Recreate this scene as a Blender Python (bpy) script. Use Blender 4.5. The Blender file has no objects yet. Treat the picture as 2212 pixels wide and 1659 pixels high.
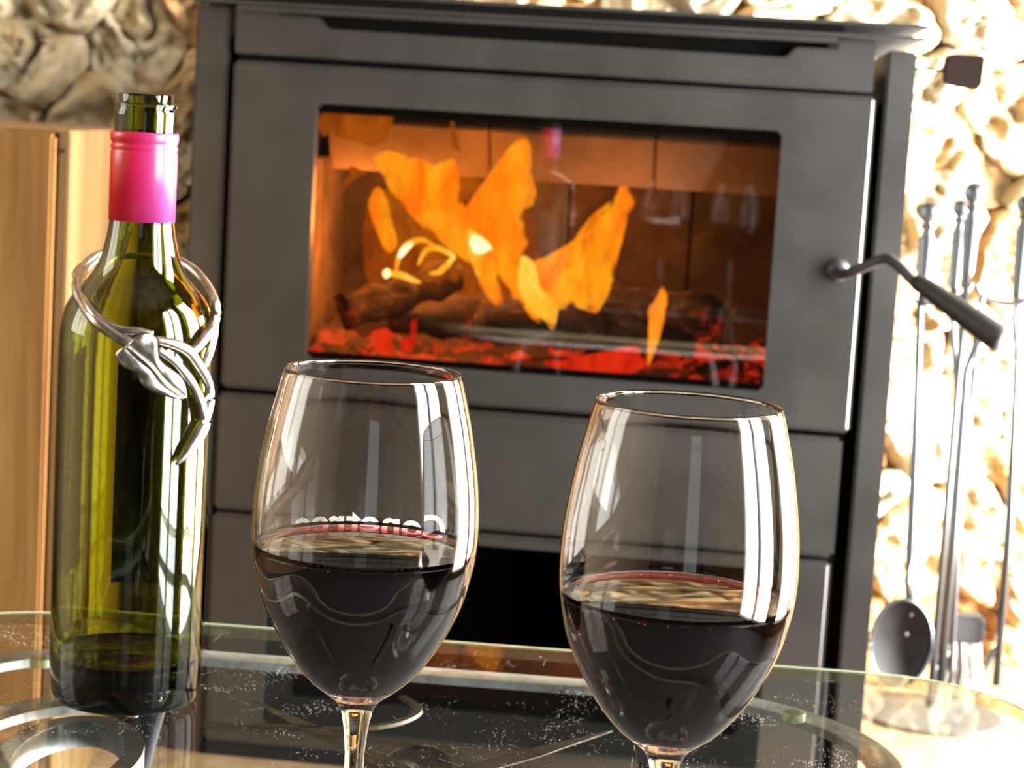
import bpy, bmesh, math, random
from mathutils import Vector, Matrix, noise

# ------------------------------------------------------------------ camera, world, light, exposure
F, CX, CY = 4500.0, 1106.0, 829.5            # focal length and centre in pixels of the 2212 x 1659 frame
PITCH, ROLL = math.radians(7.4), math.radians(3.4)
TZ = .45                                      # height of the table top
CZ = TZ + .31                                 # height of the lens
f0 = Vector((0, math.cos(PITCH), -math.sin(PITCH)))
r0 = Vector((1, 0, 0)); u0 = r0.cross(f0)
RV = r0*math.cos(ROLL) + u0*math.sin(ROLL)
UV = -r0*math.sin(ROLL) + u0*math.cos(ROLL)
CAM = Vector((0, 0, CZ))
scn = bpy.context.scene
C = scn.collection
cd = bpy.data.cameras.new('camera'); cam = bpy.data.objects.new('camera', cd); C.objects.link(cam)
m = Matrix((RV, UV, -f0)).transposed().to_4x4(); m.translation = CAM
cam.matrix_world = m
cd.sensor_width = 36; cd.lens = F/2212*36; cd.clip_start = .02
cd.dof.use_dof = True; cd.dof.focus_distance = .82; cd.dof.aperture_fstop = 24
scn.camera = cam
scn.view_settings.view_transform = 'Standard'; scn.view_settings.look = 'None'
scn.view_settings.gamma = 1; scn.view_settings.use_curve_mapping = False
scn.view_settings.exposure = 0.0
cy = scn.cycles
cy.max_bounces = 16; cy.transmission_bounces = 16; cy.glossy_bounces = 6; cy.diffuse_bounces = 3
cy.transparent_max_bounces = 24; cy.volume_bounces = 0
cy.sample_clamp_indirect = 4; cy.blur_glossy = .3
cy.caustics_reflective = False; cy.caustics_refractive = True
cy.use_denoising = True
w = bpy.data.worlds.new('world'); scn.world = w; w.use_nodes = True
w.node_tree.nodes['Background'].inputs[0].default_value = (.85, .92, 1, 1)
w.node_tree.nodes['Background'].inputs[1].default_value = 1.0

def area(name, loc, rot, sx, sy, strength, col):
    l = bpy.data.lights.new(name, 'AREA'); l.shape = 'RECTANGLE'; l.size = sx; l.size_y = sy
    l.energy = strength*sx*sy*math.pi; l.color = col      # strength = radiance
    o = bpy.data.objects.new(name, l); C.objects.link(o); o.location = loc; o.rotation_euler = rot
    return o
PI = math.pi
XR, XL, YB, YW, ZC = 1.20, -2.0, -2.6, 2.75, 2.45       # right, left, room end, stone wall, ceiling
# daylight standing in the openings of the glazed doors and windows
area('daylight', (XR+.10, .17, 1.09), (0, PI/2, 0), 2.04, .36, 42, (.90, .95, 1))
area('daylight', (XR+.10, .62, 1.09), (0, PI/2, 0), 2.04, .36, 30, (.90, .95, 1))
area('daylight', (XR+.10, 1.45, 1.09), (0, PI/2, 0), 2.04, .60, 42, (1, .97, .92))
area('daylight', (XR+.10, 2.19, .60), (0, PI/2, 0), 1.05, .60, 310, (1, .98, .95))  # added low light, brightens the right stones and spares the left wall
area('daylight', (XL-.10, 1.00, 1.35), (0, -PI/2, 0), 1.3, 1.1, 7.5, (1, .93, .80))
area('daylight', (.42, YB-.10, 1.05), (-PI/2, 0, 0), .72, 1.6, 30, (.95, .97, 1))  # added bright panel, placed to lighten the stove door at right

# ------------------------------------------------------------------ helpers
def ray(x, y): return f0 + RV*((x-CX)/F) - UV*((y-CY)/F)
def onZ(x, y, z): d = ray(x, y); return CAM + d*((z-CZ)/d.z)
def onY(x, y, Y): d = ray(x, y); return CAM + d*(Y/d.y)

def tag(o, label=None, cat=None, group=None, kind=None):
    if label: o['label'] = label
    if cat: o['category'] = cat
    if group: o['group'] = group
    if kind: o['kind'] = kind
    return o
def empty(name, loc, rz=0):
    o = bpy.data.objects.new(name, None); C.objects.link(o); o.location = loc; o.rotation_euler = (0, 0, rz)
    o.empty_display_size = .05
    return o
def link(name, bm, mat, parent=None, smooth=False, loc=None):
    me = bpy.data.meshes.new(name); bm.normal_update(); bm.to_mesh(me); bm.free()
    if mat: me.materials.append(mat)
    if smooth:
        for p in me.polygons: p.use_smooth = True
    o = bpy.data.objects.new(name, me); C.objects.link(o)
    if parent: o.parent = parent
    if loc: o.location = loc
    return o
def box(bm, x0, x1, y0, y1, z0, z1, bev=0, seg=2):
    r = bmesh.ops.create_cube(bm, size=1)
    vs = r['verts']
    for v in vs:
        v.co = Vector((x0+(v.co.x+.5)*(x1-x0), y0+(v.co.y+.5)*(y1-y0), z0+(v.co.z+.5)*(z1-z0)))
    if bev:
        es = list({e for v in vs for e in v.link_edges})
        bmesh.ops.bevel(bm, geom=es, offset=bev, segments=seg, affect='EDGES', clamp_overlap=True)
    return bm
def boxo(name, b, mat, parent=None, bev=0, seg=2, smooth=False):
    bm = bmesh.new(); box(bm, *b, bev=bev, seg=seg); return link(name, bm, mat, parent, smooth)
def lathe(bm, prof, seg=64, closed=False, cx=0, cy_=0):
    rings = []
    for r, z in prof:
        if r < 1e-6: rings.append([bm.verts.new((cx, cy_, z))])
        else: rings.append([bm.verts.new((cx+r*math.cos(2*PI*i/seg), cy_+r*math.sin(2*PI*i/seg), z)) for i in range(seg)])
    n = len(rings)
    for k in range(n if closed else n-1):
        a, b = rings[k], rings[(k+1) % n]
        for i in range(seg):
            j = (i+1) % seg
            if len(a) == 1 and len(b) == 1: break
            if len(a) == 1: bm.faces.new((a[0], b[j], b[i]))
            elif len(b) == 1: bm.faces.new((a[i], a[j], b[0]))
            else: bm.faces.new((a[i], a[j], b[j], b[i]))
    bmesh.ops.recalc_face_normals(bm, faces=bm.faces)
    return bm
def smoothprof(p, n=5):
    out = []
    for i in range(len(p)-1):
        a = p[max(i-1, 0)]; b = p[i]; c = p[i+1]; d = p[min(i+2, len(p)-1)]
        for k in range(n):
            t = k/n
            q = []
            for j in (0, 1):
                q.append(.5*((2*b[j]) + (-a[j]+c[j])*t + (2*a[j]-5*b[j]+4*c[j]-d[j])*t*t + (-a[j]+3*b[j]-3*c[j]+d[j])*t**3))
            out.append(tuple(q))
    out.append(p[-1]); return out
def catmull(pts, n=6, closed=False):
    P = [Vector(p) for p in pts]; N = len(P); out = []
    for i in range(N if closed else N-1):
        g = (lambda k: P[k % N]) if closed else (lambda k: P[min(max(k, 0), N-1)])
        a, b, c, d = g(i-1), g(i), g(i+1), g(i+2)
        for k in range(n):
            t = k/n
            out.append(.5*((2*b) + (c-a)*t + (2*a-5*b+4*c-d)*t*t + (3*b-a-3*c+d)*t**3))
    if not closed: out.append(P[-1])
    return out
def tube(bm, pts, rad, seg=10, closed=False, flat=1.0, up=Vector((0, 0, 1)), caps=True):
    """rad: number or list; flat: thickness across `up` relative to the width"""
    n = len(pts); R_ = rad if isinstance(rad, (list, tuple)) else [rad]*n
    rings = []
    for i, p in enumerate(pts):
        if closed: t = pts[(i+1) % n]-pts[i-1]
        else: t = pts[min(i+1, n-1)]-pts[max(i-1, 0)]
        t = t.normalized() if t.length > 1e-9 else Vector((1, 0, 0))
        s = t.cross(up)
        if s.length < .05: s = t.cross(Vector((0, 1, 0)))
        s.normalize(); v = s.cross(t).normalized()
        rings.append([bm.verts.new(p + s*(R_[i]*math.cos(2*PI*k/seg)) + v*(R_[i]*flat*math.sin(2*PI*k/seg))) for k in range(seg)])
    for i in range(n if closed else n-1):
        a, b = rings[i], rings[(i+1) % n]
        for k in range(seg):
            bm.faces.new((a[k], a[(k+1) % seg], b[(k+1) % seg], b[k]))
    if not closed and caps:
        bm.faces.new(rings[0]); bm.faces.new(rings[-1][::-1])
    bmesh.ops.recalc_face_normals(bm, faces=bm.faces)
    return bm
def lerp_list(vals, n):
    out = []
    for i in range(n):
        t = i/(n-1)*(len(vals)-1); k = min(int(t), len(vals)-2); out.append(vals[k]+(vals[k+1]-vals[k])*(t-k))
    return out

# ------------------------------------------------------------------ materials
def mat(name, col=(.5, .5, .5), rough=.5, metal=0, trans=0, ior=1.5, spec=.5, emis=None, estr=0):
    m = bpy.data.materials.new(name); m.use_nodes = True
    b = m.node_tree.nodes['Principled BSDF']
    b.inputs['Base Color'].default_value = (*col, 1); b.inputs['Roughness'].default_value = rough
    b.inputs['Metallic'].default_value = metal; b.inputs['Transmission Weight'].default_value = trans
    b.inputs['IOR'].default_value = ior; b.inputs['Specular IOR Level'].default_value = spec
    if emis: b.inputs['Emission Color'].default_value = (*emis, 1); b.inputs['Emission Strength'].default_value = estr
    return m
def nodes(m): nt = m.node_tree; return nt, nt.nodes['Principled BSDF'], nt.nodes, nt.links
def texc(nt, scale=(1, 1, 1), coord='Object'):
    tc = nt.nodes.new('ShaderNodeTexCoord'); mp = nt.nodes.new('ShaderNodeMapping'); mp.inputs['Scale'].default_value = scale
    nt.links.new(tc.outputs[coord], mp.inputs[0]); return mp.outputs[0]
def noisen(nt, vec, scale, detail=4, rough=.55, dist=0):
    n = nt.nodes.new('ShaderNodeTexNoise'); n.inputs['Scale'].default_value = scale; n.inputs['Detail'].default_value = detail
    n.inputs['Roughness'].default_value = rough; n.inputs['Distortion'].default_value = dist
    nt.links.new(vec, n.inputs['Vector']); return n.outputs[0]
def ramp(nt, fac, stops):
    r = nt.nodes.new('ShaderNodeValToRGB'); e = r.color_ramp.elements
    while len(e) < len(stops): e.new(.5)
    for k, (p, c) in enumerate(stops):
        e[k].position = p; e[k].color = (*c, 1) if len(c) == 3 else c
    nt.links.new(fac, r.inputs[0]); return r.outputs[0]
def bump(nt, h, strength, dist, target):
    b = nt.nodes.new('ShaderNodeBump'); b.inputs['Strength'].default_value = strength; b.inputs['Distance'].default_value = dist
    nt.links.new(h, b.inputs['Height']); nt.links.new(b.outputs[0], target)

def stone_mat(name, cols, bs=1.0, rough=.95):
    m = mat(name, rough=rough, spec=.15); nt, b, N, L = nodes(m)
    v = texc(nt)
    n1 = noisen(nt, v, 9, 6, .65, .6)
    c = ramp(nt, n1, [(.30, cols[0]), (.45, cols[1]), (.60, cols[2]), (.75, cols[3])])
    L.new(c, b.inputs['Base Color'])
    n2 = noisen(nt, v, 38, 8, .72, .3)
    bump(nt, n2, .9*bs, .02, b.inputs['Normal'])
    return m
M = {}
M['stone_a'] = stone_mat('sandstone', [(.50, .25, .08), (.66, .44, .20), (.77, .61, .36), (.84, .73, .52)])
M['stone_b'] = stone_mat('pale_limestone', [(.52, .32, .13), (.70, .54, .30), (.80, .69, .48), (.86, .79, .63)])
M['stone_c'] = stone_mat('rust_sandstone', [(.30, .12, .04), (.46, .24, .09), (.60, .38, .18), (.72, .55, .33)])
M['mortar'] = stone_mat('lime_mortar', [(.40, .19, .06), (.50, .28, .10), (.58, .38, .18), (.64, .48, .27)])
M['hearth'] = stone_mat('hearth_stone', [(.10, .05, .025), (.16, .09, .045), (.24, .15, .08), (.32, .22, .13)], .4, .7)
M['plaster'] = mat('tan_plaster', (.22, .17, .11), .9, spec=.2)
nt, b, N, L = nodes(M['plaster']); bump(nt, noisen(nt, texc(nt), 30, 5), .3, .005, b.inputs['Normal'])
M['dark_wall'] = mat('dark_brown_panelling', (.040, .027, .016), .7, spec=.2)
M['ceiling'] = mat('ceiling_paint', (.09, .07, .05), .9, spec=.2)
def wood(name, c0, c1, c2, axis='z', rough=.4, scale=1):
    m = mat(name, rough=rough, spec=.4); nt, b, N, L = nodes(m)
    s = {'z': (14*scale, 14*scale, .7*scale), 'x': (.7*scale, 14*scale, 14*scale), 'y': (14*scale, .7*scale, 14*scale)}[axis]
    v = texc(nt, s)
    n = noisen(nt, v, 1.6, 6, .6, .9)
    L.new(ramp(nt, n, [(.3, c0), (.5, c1), (.72, c2)]), b.inputs['Base Color'])
    bump(nt, n, .15, .004, b.inputs['Normal']); return m
M['wood'] = wood('honey_wood', (.10, .036, .008), (.15, .070, .017), (.20, .105, .030), 'z', .42)
M['floor'] = wood('floor_boards', (.09, .05, .02), (.13, .08, .035), (.17, .11, .05), 'y', .35)
M['window_frame'] = mat('window_frame_paint', (.20, .13, .08), .5)

# stove paint: satin black steel with light dust
m = mat('stove_paint', (.045, .042, .038),   .42, spec=1.0); nt, b, N, L = nodes(m)
v = texc(nt); n = noisen(nt, v, 7, 5, .6)
L.new(ramp(nt, n, [(.35, (.0062, .0048, .0026)), (.7, (.0115, .0095, .0062))]), b.inputs['Base Color'])
L.new(ramp(nt, n, [(.3, (.38,)*3), (.75, (.48,)*3)]), b.inputs['Roughness'])
bump(nt, noisen(nt, v, 900, 2), .15, .0005, b.inputs['Normal'])
M['stove'] = m
M['stove_dark'] = mat('stove_inner_black', (.004, .0035, .003), .85, spec=.06)
M['iron'] = mat('black_iron', (.02, .02, .022), .42, spec=.4)
M['tool_metal'] = mat('dark_polished_iron', (.055, .06, .065), .24, metal=.8)
M['rubber_grip'] = mat('black_grip', (.014, .014, .014), .5, spec=.3)
M['firebrick'] = stone_mat('firebrick', [(.03, .022, .017), (.05, .04, .03), (.09, .07, .05), (.15, .12, .09)], .3)

# pewter and table iron
m = mat('pewter', (.62, .58, .52), .30, metal=1); nt, b, N, L = nodes(m); v = texc(nt)
n = noisen(nt, v, 160, 5, .6)
L.new(ramp(nt, n, [(.3, (.28, .22, .17)), (.65, (.58, .54, .48))]), b.inputs['Base Color'])
bump(nt, noisen(nt, v, 400, 4), .25, .0006, b.inputs['Normal'])
M['pewter'] = m
m = mat('weathered_iron_sky_sheen', (.5, .5, .5), .45, metal=.15); nt, b, N, L = nodes(m); v = texc(nt)
n = noisen(nt, v, 55, 7, .7, .4)
L.new(ramp(nt, n, [(.33, (.30, .26, .18)), (.42, (.55, .55, .50)), (.6, (.72, .76, .76)), (.75, (.82, .86, .87))]), b.inputs['Base Color'])  # tan rust; pale blue tones put the sky's reflection into the colour
bump(nt, n, .4, .002, b.inputs['Normal'])
M['table_iron'] = m
m = mat('rusty_iron', (.5, .4, .2), .5, metal=.2); nt, b, N, L = nodes(m); v = texc(nt)
n = noisen(nt, v, 45, 7, .7, .4)
L.new(ramp(nt, n, [(.33, (.06, .04, .02)), (.5, (.18, .125, .06)), (.68, (.34, .25, .13))]), b.inputs['Base Color'])
bump(nt, n, .4, .002, b.inputs['Normal'])
M['rusty_iron'] = m
M['bumper'] = mat('clear_rubber', (.75, .82, .45), .35, trans=.35)

M['baffle'] = stone_mat('vermiculite_board', [(.24, .19, .14), (.30, .24, .18), (.36, .30, .24), (.42, .36, .28)], .2)
# glasses
def glass(name, col, ior=1.5, rough=0):
    m = bpy.data.materials.new(name); m.use_nodes = True; nt = m.node_tree; nt.nodes.clear()
    o = nt.nodes.new('ShaderNodeOutputMaterial'); g = nt.nodes.new('ShaderNodeBsdfGlass')
    g.inputs['Color'].default_value = (*col, 1); g.inputs['IOR'].default_value = ior; g.inputs['Roughness'].default_value = rough
    nt.links.new(g.outputs[0], o.inputs['Surface']); return m
M['clear_glass'] = glass('clear_glass', (.995, .99, .98), 1.52)
m = glass('olive_bottle_glass', (1, 1, 1), 1.52)
va = m.node_tree.nodes.new('ShaderNodeVolumeAbsorption'); va.inputs['Color'].default_value = (.745, .765, .0, 1); va.inputs['Density'].default_value = 1080
m.node_tree.links.new(va.outputs[0], m.node_tree.nodes['Material Output'].inputs['Volume'])
M['bottle'] = m
m = glass('red_wine', (1, 1, 1), 1.34)
va = m.node_tree.nodes.new('ShaderNodeVolumeAbsorption'); va.inputs['Color'].default_value = (.82, .04, .03, 1); va.inputs['Density'].default_value = 880
m.node_tree.links.new(va.outputs[0], m.node_tree.nodes['Material Output'].inputs['Volume'])
M['wine'] = m
def sheet(name, tint=(1, 1, 1), ior=1.5, rough=0.0, dust=0.0, dustscale=600):
    """thin flat glass: straight see-through plus Fresnel mirror, with dust specks and fine scratches"""
    m = bpy.data.materials.new(name); m.use_nodes = True; nt = m.node_tree; nt.nodes.clear(); L = nt.links
    o = nt.nodes.new('ShaderNodeOutputMaterial'); t = nt.nodes.new('ShaderNodeBsdfTransparent'); g = nt.nodes.new('ShaderNodeBsdfGlossy')
    t.inputs[0].default_value = (*tint, 1); g.inputs['Roughness'].default_value = rough
    fr = nt.nodes.new('ShaderNodeFresnel'); fr.inputs[0].default_value = ior
    mx = nt.nodes.new('ShaderNodeMixShader'); L.new(fr.outputs[0], mx.inputs[0]); L.new(t.outputs[0], mx.inputs[1]); L.new(g.outputs[0], mx.inputs[2])
    out = mx.outputs[0]
    if dust:
        v = texc(nt); vo = nt.nodes.new('ShaderNodeTexVoronoi'); vo.inputs['Scale'].default_value = dustscale
        vo.inputs['Randomness'].default_value = 1
        L.new(v, vo.inputs['Vector'])
        n = noisen(nt, v, 22, 5, .7)
        # speck where the Voronoi distance is below a noise-driven size
        mr = nt.nodes.new('ShaderNodeMapRange'); mr.inputs[1].default_value = .42; mr.inputs[2].default_value = .75; mr.inputs[3].default_value = -.02; mr.inputs[4].default_value = .30
        L.new(n, mr.inputs[0])
        lt = nt.nodes.new('ShaderNodeMath'); lt.operation = 'LESS_THAN'; L.new(vo.outputs['Distance'], lt.inputs[0]); L.new(mr.outputs[0], lt.inputs[1])
        # scratches: thin lines of two stretched wave fields broken by noise
        scr = None
        for ang, sc in ((.5, 26), (-.9, 21), (.05, 15)):
            mp = nt.nodes.new('ShaderNodeMapping'); mp.inputs['Rotation'].default_value = (0, 0, ang); mp.inputs['Scale'].default_value = (1, 1, 1)
            L.new(v, mp.inputs[0])
            wv = nt.nodes.new('ShaderNodeTexWave'); wv.inputs['Scale'].default_value = sc; wv.inputs['Distortion'].default_value = 2.5; wv.inputs['Detail'].default_value = 2
            wv.inputs['Detail Scale'].default_value = .6
            L.new(mp.outputs[0], wv.inputs[0])
            gt = nt.nodes.new('ShaderNodeMath'); gt.operation = 'GREATER_THAN'; gt.inputs[1].default_value = .99996; L.new(wv.outputs['Fac'], gt.inputs[0])
            n2 = noisen(nt, mp.outputs[0], 34, 2); g2 = nt.nodes.new('ShaderNodeMath'); g2.operation = 'GREATER_THAN'; g2.inputs[1].default_value = .66; L.new(n2, g2.inputs[0])
            mu = nt.nodes.new('ShaderNodeMath'); mu.operation = 'MULTIPLY'; L.new(gt.outputs[0], mu.inputs[0]); L.new(g2.outputs[0], mu.inputs[1])
            if scr is None: scr = mu.outputs[0]
            else:
                a = nt.nodes.new('ShaderNodeMath'); a.operation = 'MAXIMUM'; L.new(scr, a.inputs[0]); L.new(mu.outputs[0], a.inputs[1]); scr = a.outputs[0]
        a = nt.nodes.new('ShaderNodeMath'); a.operation = 'MAXIMUM'; L.new(scr, a.inputs[0]); L.new(lt.outputs[0], a.inputs[1])
        k = nt.nodes.new('ShaderNodeMath'); k.operation = 'MULTIPLY'; k.inputs[1].default_value = dust; L.new(a.outputs[0], k.inputs[0])
        # faint even film of dust
        ad = nt.nodes.new('ShaderNodeMath'); ad.operation = 'ADD'; ad.inputs[1].default_value = .0015; ad.use_clamp = True; L.new(k.outputs[0], ad.inputs[0])
        df = nt.nodes.new('ShaderNodeBsdfDiffuse'); df.inputs[0].default_value = (.55, .55, .52, 1)
        m2 = nt.nodes.new('ShaderNodeMixShader'); L.new(ad.outputs[0], m2.inputs[0]); L.new(out, m2.inputs[1]); L.new(df.outputs[0], m2.inputs[2]); out = m2.outputs[0]
    L.new(out, o.inputs['Surface']); return m
M['table_glass'] = sheet('table_glass', (.88, .95, .91), 1.85, 0, .8, 640)
def veil(name, tint, col, f):
    m = bpy.data.materials.new(name); m.use_nodes = True; nt = m.node_tree; nt.nodes.clear(); L = nt.links
    o = nt.nodes.new('ShaderNodeOutputMaterial'); t = nt.nodes.new('ShaderNodeBsdfTransparent'); d = nt.nodes.new('ShaderNodeBsdfDiffuse'); mx = nt.nodes.new('ShaderNodeMixShader')
    t.inputs[0].default_value = (*tint, 1); d.inputs[0].default_value = (*col, 1); mx.inputs[0].default_value = f
    L.new(t.outputs[0], mx.inputs[1]); L.new(d.outputs[0], mx.inputs[2]); L.new(mx.outputs[0], o.inputs['Surface']); return m
M['clear_back'] = veil('glass_underside', (1, 1, 1), (1, 1, 1), 0)
M['edge_strip'] = veil('ground_glass_edge', (.80, .80, .60), (.30, .24, .13), .45)
M['table_edge'] = mat('polished_glass_edge', (.72, .80, .50), .15, trans=.5)
M['stove_glass'] = sheet('stove_glass', (.95, .90, .84), 1.6)
M['window_glass'] = sheet('window_glass', (1, 1, 1), 1.5)

def flame_mat(name, c0, c1, c2, strength, edge=.55, scale=18):
    m = bpy.data.materials.new(name); m.use_nodes = True; nt = m.node_tree; nt.nodes.clear(); L = nt.links
    o = nt.nodes.new('ShaderNodeOutputMaterial'); e = nt.nodes.new('ShaderNodeEmission'); t = nt.nodes.new('ShaderNodeBsdfTransparent')
    v = texc(nt, (1.6, 1, .7)); n = noisen(nt, v, scale, 3, .5, 1.0)
    L.new(ramp(nt, n, [(.32, c0), (.5, c1), (.72, c2)]), e.inputs[0]); e.inputs[1].default_value = strength
    lw = nt.nodes.new('ShaderNodeLayerWeight'); lw.inputs[0].default_value = edge
    mr = nt.nodes.new('ShaderNodeMapRange'); mr.inputs[1].default_value = .08; mr.inputs[2].default_value = .75; mr.inputs[3].default_value = .0; mr.inputs[4].default_value = 1.0
    L.new(lw.outputs['Facing'], mr.inputs[0])
    v2 = texc(nt, (1.5, 1, .5)); n2 = noisen(nt, v2, 30, 3, .5, 1.5)
    m3 = nt.nodes.new('ShaderNodeMapRange'); m3.inputs[1].default_value = .40; m3.inputs[2].default_value = .66; m3.inputs[3].default_value = 0; m3.inputs[4].default_value = .62; L.new(n2, m3.inputs[0])
    mm = nt.nodes.new('ShaderNodeMath'); mm.operation = 'MAXIMUM'; L.new(mr.outputs[0], mm.inputs[0]); L.new(m3.outputs[0], mm.inputs[1])
    mx = nt.nodes.new('ShaderNodeMixShader'); L.new(mm.outputs[0], mx.inputs[0]); L.new(e.outputs[0], mx.inputs[1]); L.new(t.outputs[0], mx.inputs[2])
    L.new(mx.outputs[0], o.inputs['Surface']); return m
M['flame'] = flame_mat('flame_orange', (1, .17, .002), (1, .30, .005), (1, .46, .012), 1.35, .35)
M['flame_dim'] = flame_mat('flame_dim', (.45, .07, .002), (.75, .16, .004), (1, .28, .006), .6, .65, 12)
M['flame_hot'] = flame_mat('flame_hot', (1, .32, .01), (1, .46, .03), (1, .66, .12), 1.6, .4, 25)
M['flame_white'] = flame_mat('flame_white', (1, .75, .25), (1, .85, .4), (1, .95, .7), 2.6, .4)
m = mat('embers', (.04, .02, .015), .9); nt, b, N, L = nodes(m); v = texc(nt)
n = noisen(nt, v, 26, 6, .7, .5)
L.new(ramp(nt, n, [(.50, (0, 0, 0)), (.57, (.55, .02, .004)), (.68, (1, .06, .01)), (.8, (1, .16, .02))]), b.inputs['Emission Color']); b.inputs['Emission Strength'].default_value = 1.0
M['ember'] = m
m = mat('charred_wood', (.03, .02, .015), .9); nt, b, N, L = nodes(m); v = texc(nt, (3, 8, 8))
n = noisen(nt, v, 6, 7, .7, .5)
L.new(ramp(nt, n, [(.4, (.015, .010, .008)), (.58, (.07, .05, .04)), (.70, (.45, .40, .34))]), b.inputs['Base Color'])
n2 = noisen(nt, texc(nt), 16, 5, .7)
L.new(ramp(nt, n2, [(.56, (0, 0, 0)), (.66, (.5, .03, .003)), (.8, (1, .14, .01))]), b.inputs['Emission Color']); b.inputs['Emission Strength'].default_value = .7
bump(nt, n, .8, .01, b.inputs['Normal'])
M['char'] = m
# capsule: base colour runs from red at left to violet at right
m = mat('capsule_foil', (.8, .05, .2), .28, spec=.5); nt, b, N, L = nodes(m)
tc = N.new('ShaderNodeTexCoord'); sx = N.new('ShaderNodeSeparateXYZ'); L.new(tc.outputs['Object'], sx.inputs[0])
mr = N.new('ShaderNodeMapRange'); mr.inputs[1].default_value = -.0165; mr.inputs[2].default_value = .0165; L.new(sx.outputs[0], mr.inputs[0])
L.new(ramp(nt, mr.outputs[0], [(0, (.74, .006, .010)), (.32, (.60, .008, .032)), (.62, (.34, .016, .085)), (1, (.11, .026, .14))]), b.inputs['Base Color'])
M['capsule'] = m
M['label'] = mat('dark_paper_label', (.030, .018, .008), .7)
M['etch'] = mat('frosted_white_print', (.90, .88, .84), .6); nt, b, N, L = nodes(M['etch'])
tl_ = N.new('ShaderNodeBsdfTranslucent'); tl_.inputs[0].default_value = (.9, .88, .84, 1); mx = N.new('ShaderNodeMixShader'); mx.inputs[0].default_value = .45
L.new(b.outputs[0], mx.inputs[1]); L.new(tl_.outputs[0], mx.inputs[2]); L.new(mx.outputs[0], N['Material Output'].inputs['Surface'])
M['brush'] = mat('brush_bristle', (.32, .30, .27), .9)

# ------------------------------------------------------------------ room
struct = lambda o: tag(o, kind='structure')
struct(boxo('floor', (XL-.2, XR+.2, YB-.2, YW+.2, -.05, 0), M['floor']))
struct(boxo('ceiling', (XL-.2, XR+.2, YB-.2, YW+.2, ZC, ZC+.05), M['ceiling']))
def wall_with_holes(name, axis, at_, th, lo, hi, holes, material):
    """wall in a plane x=at_ (axis 'x') or y=at_; holes = (a0, a1, z0, z1) along the other axis"""
    bm = bmesh.new(); cur = lo
    def b(a0, a1, z0, z1):
        if a1-a0 < 1e-4 or z1-z0 < 1e-4: return
        if axis == 'x': box(bm, min(at_, at_+th), max(at_, at_+th), a0, a1, z0, z1)
        else: box(bm, a0, a1, min(at_, at_+th), max(at_, at_+th), z0, z1)
    for a0, a1, z0, z1 in holes:
        b(cur, a0, 0, ZC); b(a0, a1, 0, z0); b(a0, a1, z1, ZC); cur = a1
    b(cur, hi, 0, ZC)
    return struct(link(name, bm, material))
RH = [(-.04, .84, .04, 2.15), (1.10, 1.80, .04, 2.15), (1.86, 2.52, .04, 1.16)]
LH = [(.45, 1.55, .65, 2.05)]
BH = [(.02, .82, .20, 1.9)]
wall_with_holes('wall_right', 'x', XR, .2, YB-.2, YW, RH, M['plaster'])
wall_with_holes('wall_left', 'x', XL, -.2, YB-.2, YW, LH, M['plaster'])
wall_with_holes('wall_front', 'y', YB, -.2, XL, XR, BH, M['dark_wall'])
def window(n, axis, at_, h, bars):
    a0, a1, z0, z1 = h; e = empty(n, (0, 0, 0)); struct(e)
    bm = bmesh.new()
    def b(p0, p1, q0, q1, t=.03):
        if axis == 'x': box(bm, at_-t, at_+t, p0, p1, q0, q1)
        else: box(bm, p0, p1, at_-t, at_+t, q0, q1)
    b(a0, a0+.05, z0, z1); b(a1-.05, a1, z0, z1); b(a0, a1, z0, z0+.06); b(a0, a1, z1-.06, z1)
    link('window_frame', bm, M['window_frame'], e)
    for k in range(1, bars):
        bm = bmesh.new(); c = a0+(a1-a0)*k/bars
        if axis == 'x': box(bm, at_-.02, at_+.02, c-.025, c+.025, z0+.06, z1-.06)
        else: box(bm, c-.025, c+.025, at_-.02, at_+.02, z0+.06, z1-.06)
        link('glazing_bar', bm, M['window_frame'], e)
window('window_1', 'x', XR+.05, RH[0], 2)
window('window_2', 'x', XR+.05, RH[1], 1)
window('added_window_low', 'x', XR+.05, RH[2], 1)  # unseen low window, shaped to hold its light to the right stones
window('window_3', 'x', XL-.05, LH[0], 2)
window('added_window_rear', 'y', YB-.05, BH[0], 1)  # unseen rear window, sized and placed to lighten the stove door
struct(boxo('hearth', (-1.3, 1.19, 1.86, YW+.05, 0, .07), M['hearth'], bev=.008))

rg = boxo('added_rug', (-1.30, 1.15, -2.5, 1.75, .0005, .012), mat('added_rug_wool', (.018, .016, .015), .95), bev=.004)  # unseen floor cover, added to darken what the wine bowls reflect
tag(rg, 'unseen dark mat added to darken reflections in the wine glasses', 'added_rug')
# ------------------------------------------------------------------ rubble stone wall: every stone a part
rnd = random.Random(5)
wb = boxo('wall_back', (XL, XR, YW, YW+.2, 0, ZC), M['mortar']); struct(wb)
def clip(poly, px, pz, nx, nz):
    out = []
    for i in range(len(poly)):
        a, b = poly[i], poly[(i+1) % len(poly)]
        da = (a[0]-px)*nx+(a[1]-pz)*nz; db = (b[0]-px)*nx+(b[1]-pz)*nz
        if da <= 0: out.append(a)
        if da*db < 0:
            t = da/(da-db); out.append((a[0]+(b[0]-a[0])*t, a[1]+(b[1]-a[1])*t))
    return out
seeds = []
nx_, nz_ = 18, 16
X0, X1, Z0, Z1 = -1.45, 1.14, .07, 1.45
for j in range(nz_):
    for i in range(nx_):
        sx_ = (X1-X0)/nx_; sz_ = (Z1-Z0)/nz_
        seeds.append((X0+(i+.5+(.5 if j % 2 else 0)+rnd.uniform(-.42, .42))*sx_, Z0+(j+.5+rnd.uniform(-.42, .42))*sz_))
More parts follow.
